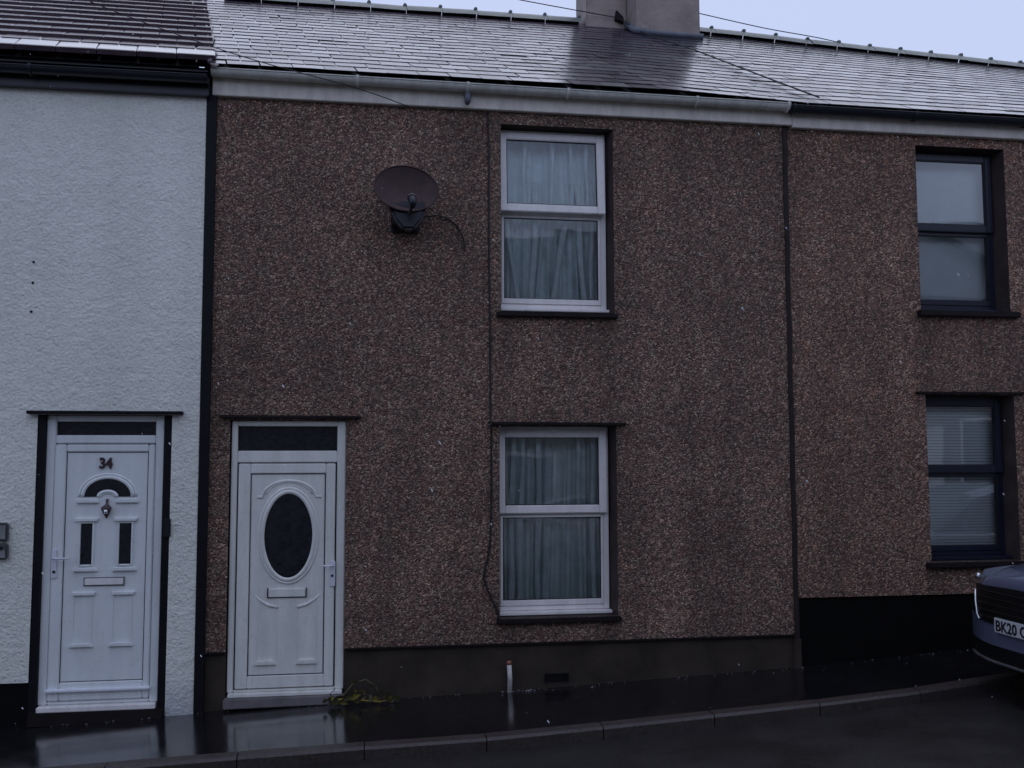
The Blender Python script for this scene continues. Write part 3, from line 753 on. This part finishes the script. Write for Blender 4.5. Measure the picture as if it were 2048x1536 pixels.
for r_ in range(nrow):
    x = -1.42-TW/2+.05-(TW/2 if r_ % 2 else 0)
    if r_ % 2: xs_ = [-1.42-.05]
    while x > -6.2:
        v = r_*TE/s_len
        p0 = rootpt(x, v, .012); p1 = rootpt(x, v+.05, .012)
        ux = Vector((1, 0, 0)); uy = (p1-p0).normalized(); uz = ux.cross(uy).normalized(); uy = uz.cross(ux)
        tl = Matrix((ux, uy, uz)).transposed().to_4x4(); tl.translation = p0+uy*random.uniform(-.006, .006)
        tl = tl @ Matrix.Rotation(R((-5.6 if r_ else -2.0)+random.gauss(0, .25)), 4, 'X') @ Matrix.Rotation(R(random.gauss(0, .2)), 4, 'Y') @ Matrix.Translation((0, 0, .02))
        o = link('roof_tile', TM, roof_w); o.matrix_local = tl
        if r_ % 2 and x > -1.42-TW-.05:      # half tile closing the verge
            o2 = link('roof_tile', TM, roof_w); o2.matrix_local = Matrix.Translation((TW*.75+.002, 0, 0)) @ tl @ Matrix.Diagonal((.5, 1, 1, 1))
        x -= TW
mb = MB()
mb.tube([rootpt(-1.41, v, .02-.01*math.sin(v*40)) for v in [k/30 for k in range(31)]], .035, 7)
mb.build('verge_mortar', 'concrete_tile', roof_w, smooth=True)
MB().tube([(-1.37, -.19, 5.585), (-1.40, -.21, 5.60), (-1.36, -.17, 5.62)], [.012, .022, .012], 7).build('verge_mortar', 'mortar', roof_w, smooth=True)
x = -6.2
RMW = ridge_mesh(.45, 'concrete_tile')
while x < -2.2:
    o = link('ridge_tile', RMW, roof_w, (x, 3.5, 7.99)); x += .455

# ------------------------------------------------------------------ gutters and fascias
def gutter(house, x0, x1, z0, z1, mat, yc=-.115, r=.058, joints=()):
    mb = MB(); n = 12; N = 10
    def pt(u, a, rr): return (x0+(x1-x0)*u, yc-rr*math.cos(a), z0+(z1-z0)*u-rr*math.sin(a)+.0)
    mb.grid(lambda u, v: pt(u, math.pi*v, r), N, n)
    mb.grid(lambda u, v: pt(1-u, math.pi*v, r-.004), N, n)
    mb.tube([pt(k/N, 0, r) for k in range(N+1)], .007, 6)
    for u in (0, 1):
        i = len(mb.v); mb.v += [pt(u, math.pi*k/n, r) for k in range(n+1)]; mb.f.append(tuple(range(i, i+n+1))); mb.mi.append(0)
    g_ = mb.build('gutter', mat, house, smooth=True)
    for j in joints:
        u = (j-x0)/(x1-x0); b = MB()
        b.tube([(j+.0, yc-(r+.004)*math.cos(math.pi*k/10), z0+(z1-z0)*u-(r+.004)*math.sin(math.pi*k/10)) for k in range(11)], .013, 6)
        b.box(j-.012, j+.012, yc-.066, yc-.05, z0+(z1-z0)*u-.012, z0+(z1-z0)*u+.014)
        b.build('gutter_bracket', mat, g_, smooth=False)
    return g_
gutter(brown, -1.42, 3.99, 5.590, 5.560, 'gutter_plastic', joints=(-.14, .86, 1.80, 3.05, 3.97))
MB().box(-1.42, 4.05, -.05, .01, 5.39, 5.57).build('fascia', 'fascia_paint', brown, bevel=.005)
MB().tube([(.86, -.12, 5.50), (.86, -.12, 5.425), (.86, -.10, 5.41)], [.032, .03, .02], 8).build('gutter_outlet', 'lead', brown, smooth=True)
gutter(right, 4.0, 9.5, 5.545, 5.52, 'black_plastic', joints=(4.03, 5.3, 6.5, 7.7))
MB().box(4.052, 9.5, -.05, .012, 5.37, 5.54).build('fascia', 'fascia_paint', right, bevel=.005)
gutter(white, -9, -1.44, 5.50, 5.50, 'black_plastic', yc=-.17, joints=(-2.9,))
MB().box(-9, -1.44, -.10, -.04, 5.36, 5.58).build('fascia', 'black_plastic', white, bevel=.005)
MB().box(-9, -1.44, -.18, -.101, 5.545, 5.58).build('eaves_board', 'black_plastic', white)

# ------------------------------------------------------------------ chimney
mb = MB()
def blk(x0, x1, y0, y1, z0, z1, bot=None):
    n = 10
    def f(u, v):
        j = .012*math.sin(v*23+u*3)+.008*math.sin(v*51)
        return j
    mb.box(x0, x1, y0, y1, z0, z1)
blk(3.36, 4.25, 3.0, 4.0, 7.2, 9.3)
blk(2.80, 3.358, 3.36, 4.0, 7.2, 9.3)
ch = mb.build('chimney', 'chimney_render', brown, bevel=.018)
for i_ in range(3): pass
MB().box(2.72, 4.33, 2.92, 4.08, 9.302, 9.40).build('chimney_cap', 'chimney_render', ch, bevel=.02)
for k in range(4):
    cx_ = 2.95+k*.36
    pot = MB().tube([(cx_, 3.62, 9.40), (cx_, 3.62, 9.46), (cx_, 3.62, 9.75), (cx_, 3.62, 9.80), (cx_, 3.62, 9.83)], [.14, .12, .10, .125, .12], 14).build('chimney_pot', 'ridge_clay', ch, smooth=True)
# cement fillet and lead flashing where the stack meets the slates
MB().tube([(3.35, 3.34, 7.94), (3.35, 3.18, 7.83), (3.36, 2.99, 7.70), (3.7, 2.97, 7.66), (4.27, 2.97, 7.66)], .045, 7).build('cement_fillet', 'lead', ch, smooth=True)
MB().prism([(3.18, 7.98), (3.30, 7.94), (3.30, 8.02), (3.20, 8.12)], 3.30, 3.37).build('bracket', 'trim_dark', ch, bevel=.01)

# ------------------------------------------------------------------ satellite dish
dish = empty('satellite_dish', (.30, -.02, 4.40)); tag(dish, 'dark brown oval satellite dish fixed to the pebbledash wall', 'dish')
tl = Matrix.Translation((0, -.27, .14)) @ Matrix.Rotation(R(-14), 4, 'X') @ Matrix.Rotation(R(6), 4, 'Z')
mb = MB(); nR, nA = 8, 40
for k in range(nR+1):
    rr = k/nR
    for q in range(nA):
        a = 2*math.pi*q/nA; mb.v.append((.285*rr*math.cos(a), .05*(1-rr*rr), .225*rr*math.sin(a)))
for k in range(nR):
    for q in range(nA):
        q2 = (q+1) % nA; mb.f.append((k*nA+q, k*nA+q2, (k+1)*nA+q2, (k+1)*nA+q)); mb.mi.append(0)
mb.tube([(.285*math.cos(2*math.pi*q/nA), 0, .225*math.sin(2*math.pi*q/nA)) for q in range(nA)], .007, 6, True)
d_ = mb.build('reflector', 'dish_paint', dish, smooth=True); d_.matrix_local = tl
MB().tube([(0, -.02, -.02), (0, -.12, -.02), (0, -.20, .06)], .025, 8).box(-.06, .06, -.03, .02, -.12, .1).build('wall_bracket', 'black_plastic', dish)
arm = MB().tube([(0, -.24, -.06), (.02, -.40, -.12), (.045, -.52, -.07)], .014, 8).build('feed_arm', 'cable_black', dish, smooth=True)
MB().tube([(.045, -.50, -.09), (.045, -.53, -.06), (.043, -.51, -.03), (.04, -.46, .0)], [.02, .034, .036, .042], 10).build('receiver_head', 'black_plastic', dish, smooth=True)
MB().tube([(.041, -.465, .0), (.04, -.455, .007)], .040, 12).build('receiver_cap', 'grey_box_light', dish, smooth=True)
MB().prism([(-.17, .02), (-.10, -.16), (-.03, -.235), (.07, -.235), (.14, -.15), (.19, .02)], -.30, -.16).build('back_housing', 'black_plastic', dish, bevel=.025)
MB().box(-.12, -.09, -.20, .0, -.16, -.12).box(.09, .12, -.20, .0, -.16, -.12).box(-.13, .13, -.025, .015, -.2, -.06).build('strut', 'black_plastic', dish, bevel=.006)
# cables on the wall
def cable(name, pts, r, label, mat='cable_black', cat='cable'):
    P = [Vector(p) for p in pts]; out = []
    for i in range(len(P)-1):
        a, b = P[max(0, i-1)], P[min(len(P)-1, i+2)]
        for k in range(6):
            t_ = k/6; p1, p2 = P[i], P[i+1]
            out.append(.5*((2*p1)+(-a+p2)*t_+(2*a-5*p1+4*p2-b)*t_*t_+(-a+3*p1-3*p2+b)*t_**3))
    out.append(P[-1])
    return tag(MB().tube(out, r, 6).build(name, mat, smooth=True), label, cat)
cable('dish_cable', [(.36, -.05, 4.34), (.5, -.03, 4.36), (.63, -.02, 4.37), (.76, -.014, 4.30), (.83, -.012, 4.18), (.845, -.012, 4.06)], .007, 'thin black cable curling down the wall from the satellite dish')
cable('wall_cable', [(1.06, -.01, 5.37), (1.07, -.01, 4.9), (1.072, -.01, 4.1), (1.082, -.01, 3.2), (1.085, -.012, 2.52), (1.085, -.055, 2.46), (1.092, -.012, 2.3), (1.09, -.01, 1.7), (1.075, -.01, 1.35), (1.03, -.01, 1.12), (1.05, -.01, 1.0), (1.13, -.01, .82), (1.165, -.01, .71)], .009, 'black cable clipped down the wall left of the two white windows')
# telephone wires
cable('overhead_wire', [(-7, -1.2, 7.85), (-4.2, -.75, 6.7), (-2.7, -.55, 6.08), (-1.3, -.35, 5.68), (-.2, -.22, 5.47), (.33, -.06, 5.37)], .0045, 'thin overhead wire dropping across the tiled roof to the grey gutter', cat='wire')
cable('overhead_wire', [(-6, 2.4, 9.9), (-2, 2.8, 8.9), (0, 3.0, 8.40), (1.2, 3.1, 8.15), (3.2, 3.33, 8.02)], .007, 'thin overhead wire running above the ridge to the left of the chimney', cat='wire')
cable('overhead_wire', [(4.24, 3.3, 8.16), (5.3, 3.4, 8.05), (6.2, 3.46, 7.98), (7.2, 3.55, 7.86)], .007, 'thin wire leaving the right side of the chimney along the ridge', cat='wire')
pts = [(3.24, 3.28, 7.98)]
for xe, v in ((3.9, .82), (4.05, .6), (4.1, .4), (4.15, .2), (4.2, .03)):
    p_ = roofpt(xe+.15, v, .05); pts.append(tuple(p_))
cable('roof_cable', pts, .008, 'dark cable lying down the slates from the chimney to the gutter')

# ------------------------------------------------------------------ small things at the wall foot
k_ = empty('key_safe', (-3.03, -.03, 1.3)); tag(k_, 'grey key safe mounted on white wall left of door 34', 'key safe')
MB().box(-.055, .055, -.055, 0, .02, .155).build('body', 'grey_box', k_, bevel=.015)
MB().box(-.045, .045, -.062, -.05, .03, .10).build('cover', 'grey_box_light', k_, bevel=.01)
MB().box(-.018, .018, -.068, -.055, .105, .13).build('dial', 'black_plastic', k_, bevel=.004)
k_ = empty('entry_keypad', (-3.03, -.03, 1.47)); tag(k_, 'grey entry keypad box above the key safe', 'keypad')
MB().box(-.055, .05, -.045, 0, 0, .155).build('body', 'grey_box', k_, bevel=.012)
MB().box(-.042, .038, -.05, -.04, .015, .14).build('face', 'grey_box_light', k_, bevel=.006)
o = empty('air_brick', (1.69, .02, .175)); tag(o, 'dark air brick low in the brown plinth', 'air brick')
mb = MB(); ring(mb, -.11, .11, -.035, .035, .012, .012, .01, .01, -.012, .01); mb.build('frame', 'black_paint', o)
for k in range(4): MB().box(-.097, .097, -.006, .01, -.024+k*.0135, -.018+k*.0135).build('louvre', 'black_paint', o)
o = empty('overflow_pipe', (1.255, -.02, zg(1.25))); tag(o, 'short whitish pipe standing against the brown plinth', 'pipe')
MB().tube([(0, .0, -.02), (.003, 0, .12), (-.004, .0, .235)], .021, 10).build('pipe', 'pipe_white', o, smooth=True)
MB().tube([(-.004, .0, .236), (-.004, .006, .262), (-.004, .03, .268)], [.022, .021, .016], 10).build('cap', 'pipe_red', o, smooth=True)
# dead weed by the door
o = empty('weed_plant', (-.02, -.06, zg(0))); tag(o, 'yellowing weed with drooping stems beside the oval-glass door', 'plant')
def stem(pts, r, mat='leaf_olive'):
    P = [Vector(p) for p in pts]
    MB().tube(P, [r*(1-.5*k/(len(P)-1)) for k in range(len(P))], 6).build('stem', mat, o, smooth=True)
stem([(-.22, -.02, .02), (-.18, -.06, .08), (-.10, -.05, .17), (0, -.04, .20), (.09, -.05, .14), (.13, -.06, .05)], .011)
stem([(-.28, -.02, .03), (-.15, -.08, .05), (0, -.08, .03), (.12, -.09, .02), (.24, -.1, .035)], .010, 'leaf_yellow')
stem([(-.25, -.02, .02), (-.30, -.05, .09), (-.26, -.06, .13)], .006, 'stem_brown')
for k in range(46):
    x_ = random.uniform(-.36, .30); z_ = random.uniform(.015, .06) if k > 6 else random.uniform(.08, .2)
    if k <= 6: x_ = random.uniform(-.2, .1)
    L_, W_ = random.uniform(.05, .11), random.uniform(.016, .034); a = random.uniform(0, 6.28)
    me = MB()
    d = Vector((math.cos(a), .5*math.sin(a), random.uniform(-.3, .5))); s_ = d.cross(Vector((.2, 1, .3))).normalized()*W_
    b_ = Vector((x_, random.uniform(-.14, -.03), z_)); e_ = b_+d*L_; mid = (b_+e_)/2+Vector((0, -.006, .008))
    me.v = [tuple(b_), tuple(mid+s_), tuple(e_), tuple(mid-s_)]; me.f = [(0, 1, 2), (0, 2, 3)]; me.mi = [0, 0]
    me.build('leaf', random.choice(['leaf_yellow', 'leaf_olive', 'leaf_olive', 'stem_brown']), o)
def lump(r, seed, fl=.6):
    bm = bmesh.new(); bmesh.ops.create_icosphere(bm, subdivisions=1, radius=r); rn = random.Random(seed)
    for v_ in bm.verts: v_.co *= rn.uniform(.75, 1.25); v_.co.z *= fl
    me = bpy.data.meshes.new('lump'); bm.to_mesh(me); bm.free(); return me
me = lump(.022, 4, .9); me.materials.append(MATS['snow'])
tag(link('white_pebble', me, None, (.21, -.13, zg(.2)+.016)), 'small white lump on the pavement beside the weed', 'pebble')
# slush along the wall foot
L0 = [lump(.012, k) for k in range(5)]; mb = MB()
rn = random.Random(5)
for k in range(190):
    x_ = rn.uniform(-3.2, 6.6); y_ = -abs(rn.gauss(0, .05))-.015
    if -2.75 < x_ < -1.7 or -1.2 < x_ < -.2: y_ -= .05
    if rn.random() < .10: y_ = rn.uniform(-1.1, -.1)
    if k > 140: x_ = rn.gauss(1.38, .09); y_ = -abs(rn.gauss(0, .025))-.01
    s_ = rn.uniform(.1, .45)*(1 if rn.random() < .93 else 1.5); me = rn.choice(L0); i = len(mb.v); z_ = zg(x_)+.02*y_+.003
    mb.v += [(x_+v_.co.x*s_*1.6, y_+v_.co.y*s_, z_+v_.co.z*s_) for v_ in me.vertices]
    for f_ in me.polygons: mb.f.append(tuple(i+q for q in f_.vertices)); mb.mi.append(0)
tag(mb.build('slush', 'slush'), 'thin line of slush and grit along the foot of the walls', 'slush', kind='stuff')
# sleet in the air
mb = MB(); rn = random.Random(9); FL = [lump(.0035, 20+k, 1.0) for k in range(4)]
for k in range(200):
    d_ = rn.uniform(1.6, 8.2); x_ = rn.uniform(-.45, .75)*d_; z_ = CZ+rn.uniform(-.28, .48)*d_; y_ = -8.6+d_
    if z_ < .75: continue
    s_ = rn.uniform(.35, 1.0)*(.45+d_/11); me = rn.choice(FL); i = len(mb.v)
    mb.v += [(x_+v_.co.x*s_-v_.co.z*s_*.9, y_+v_.co.y*s_, z_+v_.co.z*s_*1.7) for v_ in me.vertices]
    for f_ in me.polygons: mb.f.append(tuple(i+q for q in f_.vertices)); mb.mi.append(0)
tag(mb.build('sleet', 'snow'), 'fine sleet flakes falling in the air before the houses', 'sleet', kind='stuff')

# ------------------------------------------------------------------ parked car
def car(loc, rz, label, paint='car_paint', text=True):
    c = empty('parked_car', loc); c.rotation_euler = (0, 0, rz); c.scale = (1, 1, 1.05); tag(c, label, 'car')
    # station: x, then (half width, z) points from sill to centre line
    st = [(0.00, [(.42, .28), (.52, .40), (.58, .58), (.56, .76), (.50, .86), (.30, .895), (0, .905)]),
          (0.05, [(.58, .24), (.66, .40), (.70, .58), (.68, .78), (.60, .89), (.34, .925), (0, .935)]),
          (0.16, [(.72, .22), (.79, .40), (.81, .60), (.79, .80), (.68, .92), (.40, .96), (0, .97)]),
          (0.34, [(.82, .22), (.87, .40), (.88, .62), (.86, .84), (.74, .96), (.44, 1.0), (0, 1.01)]),
          (0.70, [(.86, .22), (.895, .40), (.90, .64), (.88, .88), (.77, 1.01), (.46, 1.055), (0, 1.065)]),
          (1.15, [(.86, .22), (.90, .40), (.905, .65), (.89, .92), (.79, 1.06), (.5, 1.11), (0, 1.12)]),
          (1.60, [(.86, .22), (.90, .40), (.905, .65), (.90, .95), (.82, 1.08), (.5, 1.10), (0, 1.10)]),
          (3.30, [(.86, .22), (.90, .40), (.905, .66), (.90, .97), (.82, 1.09), (.5, 1.10), (0, 1.10)]),
          (3.85, [(.84, .24), (.88, .42), (.89, .66), (.87, .97), (.78, 1.08), (.5, 1.10), (0, 1.10)]),
          (4.12, [(.74, .28), (.80, .45), (.82, .68), (.79, .95), (.70, 1.05), (.4, 1.07), (0, 1.07)]),
          (4.18, [(.66, .32), (.74, .48), (.76, .68), (.72, .92), (.64, 1.0), (.4, 1.02), (0, 1.02)])]
    mb = MB(); n = 13
    for x_, P in st:
        row = [(-w_, z_) for w_, z_ in P]+[(w_, z_) for w_, z_ in P[-2::-1]]
        mb.v += [(x_, y_, z_) for y_, z_ in row]
    for k in range(len(st)-1):
        for q in range(n-1): mb.f.append((k*n+q, (k+1)*n+q, (k+1)*n+q+1, k*n+q+1)); mb.mi.append(0)
    mb.f.append(tuple(range(n))); mb.f.append(tuple(range((len(st)-1)*n, len(st)*n))[::-1]); mb.mi += [0, 0]
    b_ = mb.build('body', paint, c, smooth=True)
    md = b_.modifiers.new('s', 'SUBSURF'); md.levels = 2; md.render_levels = 2
    gh = [(1.15, .74, 1.07), (1.75, .68, 1.46), (2.2, .66, 1.56), (3.0, .66, 1.55), (3.6, .64, 1.45), (4.02, .70, 1.06)]
    mb = MB()
    for x_, w_, z_ in gh: mb.v += [(x_, -.80, 1.03), (x_, -w_, z_-.04), (x_, -w_*.6, z_), (x_, w_*.6, z_), (x_, w_, z_-.04), (x_, .80, 1.03)]
    for k in range(len(gh)-1):
        for q in range(5): mb.f.append((k*6+q, (k+1)*6+q, (k+1)*6+q+1, k*6+q+1)); mb.mi.append(0 if q in (0, 4) or k in (0, 4) else 1)
    mb.build('cabin', ['car_glass', paint], c, smooth=False)
    # front end pieces sit a little proud of the nose; plan curve of the front
    def xf(y_, z_=0.6): return .345*max(0, abs(y_)-.30)**1.7*1.35 + .0
    def skin(name, yr, zlo, zhi, dxn, mat, parent=c, ny=16, nz=4):
        def fn(u, v):
            y_ = yr[0]+(yr[1]-yr[0])*u
            z_ = zlo(y_)+(zhi(y_)-zlo(y_))*v
            return (xf(y_)-dxn, y_, z_)
        return MB().grid(fn, ny, nz).build(name, mat, parent, smooth=True)
    bumper = skin('bumper', (-.84, .84), lambda y: .40, lambda y: .60-.0*abs(y), .050, paint)
    g_ = skin('grille', (-.60, .60), lambda y: .565+.20*max(0, abs(y)-.52)*6*.6, lambda y: .865-.03*abs(y), .062, 'car_black')
    for k in range(5):
        z_ = .61+k*.05
        MB().tube([(xf(y_)-.068, y_, z_) for y_ in [-.55+.1*q for q in range(12)]], .008, 6).build('grille_bar', 'car_black', g_, smooth=True)
    for s_ in (-1, 1):
        MB().tube([(xf(.66)-.055, s_*.655, .79), (xf(.64)-.062, s_*.635, .70), (xf(.60)-.068, s_*.59, .60), (xf(.56)-.068, s_*.54, .57)], .010, 6).build('grille_trim', 'bright_metal', g_, smooth=True)
        lampm = MB().grid(lambda u, v: (xf(.62+.2*u)+.0+.40*u*u-.035+.03*v, s_*(.58+.235*u), .855+.085*v*(1-.45*u)+.055*u), 10, 4).build('headlight', 'lamp_lens', c, smooth=True)
        MB().tube([(xf(.66)-.01, s_*.655, .895), (xf(.66)-.04, s_*.65, .895)], .026, 10).build('lamp_reflector', 'bright_metal', lampm, smooth=True)
    skin('lower_intake', (-.80, .80), lambda y: .26, lambda y: .41, .042, 'car_black')
    MB().tube([(xf(y_)-.055, y_, .275) for y_ in [-.8+.1*q for q in range(17)]], .012, 6).build('splitter', 'grey_box', c, smooth=True)
    pl = MB().box(-.088, -.076, -.26, .26, .515, .626).build('number_plate', 'plate_white', c, bevel=.004)
    if text: tm = text_mesh('plate_text', 'BK20 C', .112, 'plate_ink', .001, .003)
    if text: to = link('plate_text', tm, pl)
    # plate faces -x: text x axis runs towards -y
    if text: to.matrix_local = Matrix(((0, 0, -1, -.0895), (-1, 0, 0, .242), (0, 1, 0, .530), (0, 0, 0, 1))) @ Matrix.Diagonal((1.04, 1, 1, 1))
    MB().box(.62, .66, .30, .42, 1.06, 1.072).build('washer_jet', 'car_black', c, bevel=.004)
    for s_ in (-1, 1):
        MB().tube([(.9, s_*.905, .70), (1.0, s_*.91, .70)], .01, 5).build('side_repeater', 'lamp_lens', c)
        mr = MB().box(1.42, 1.60, s_*.93-.08, s_*.93+.08, 1.08, 1.20).build('wing_mirror', paint, c, bevel=.03)
        for x_ in (.86, 3.42):
            MB().tube([(x_, s_*.60, .33), (x_, s_*.912, .33)], .385, 28).build('wheel_arch', 'car_black', c)
            wl = MB().tube([(x_, s_*.70, .33), (x_, s_*.73, .33), (x_, s_*.90, .33), (x_, s_*.92, .33)], [.30, .33, .33, .29], 28).build('wheel', 'tyre', c, smooth=False)
            MB().tube([(x_, s_*.905, .33), (x_, s_*.928, .33)], [.22, .20], 20).build('rim', 'bright_metal', wl)
    return c
CX, CY = 5.10, -1.70
car((CX, CY, zr(CX+1)-.01), R(0), 'dark blue-grey car parked at the kerb below the slatted-blind window')

# ------------------------------------------------------------------ houses across the street (seen as reflections in the panes)
def opposite(x0, label):
    h = empty('terraced_house', (x0, -10.9, zr(x0)+.1)); tag(h, label, 'house', 'houses across the street')
    mb = MB(); mb.box(0, 5.2, -7, 0, -1, 5.3); mb.build('wall', 'wall_grey', h)
    mb = MB(); a = 7.7
    mb.quad((5.2, .25, 5.25), (0, .25, 5.25), (0, -3.5, a), (5.2, -3.5, a)); mb.quad((0, -7.2, 5.25), (5.2, -7.2, 5.25), (5.2, -3.5, a), (0, -3.5, a))
    mb.build('roof', 'roof_dark', h)
    for (a0, a1, b0, b1) in ((.6, 1.7, .9, 2.5), (3.4, 4.5, .9, 2.5), (.6, 1.7, 3.4, 4.9), (3.4, 4.5, 3.4, 4.9)):
        mb = MB()
        i = len(mb.v); mb.box(a0, a0+.07, .002, .05, b0, b1).box(a1-.07, a1, .002, .05, b0, b1).box(a0+.07, a1-.07, .003, .05, b0, b0+.07).box(a0+.07, a1-.07, .003, .05, b1-.07, b1)
        f = mb.build('window', 'upvc_aged', h); MB().box(a0+.07, a1-.07, .004, .02, b0+.07, b1-.07).build('pane', 'car_glass', f)
    MB().box(2.1, 3.0, .003, .04, 0, 2.3).build('door', 'upvc_aged', h, bevel=.01)
for k in range(9):
    opposite(-11.0+5.2*k, 'grey terraced house across the street, mirrored in the window panes')

car((6.45, -7.05, zr(4)-.02), R(180), 'pale silver car across the street, mirrored in the downstairs window', 'car_silver', False)
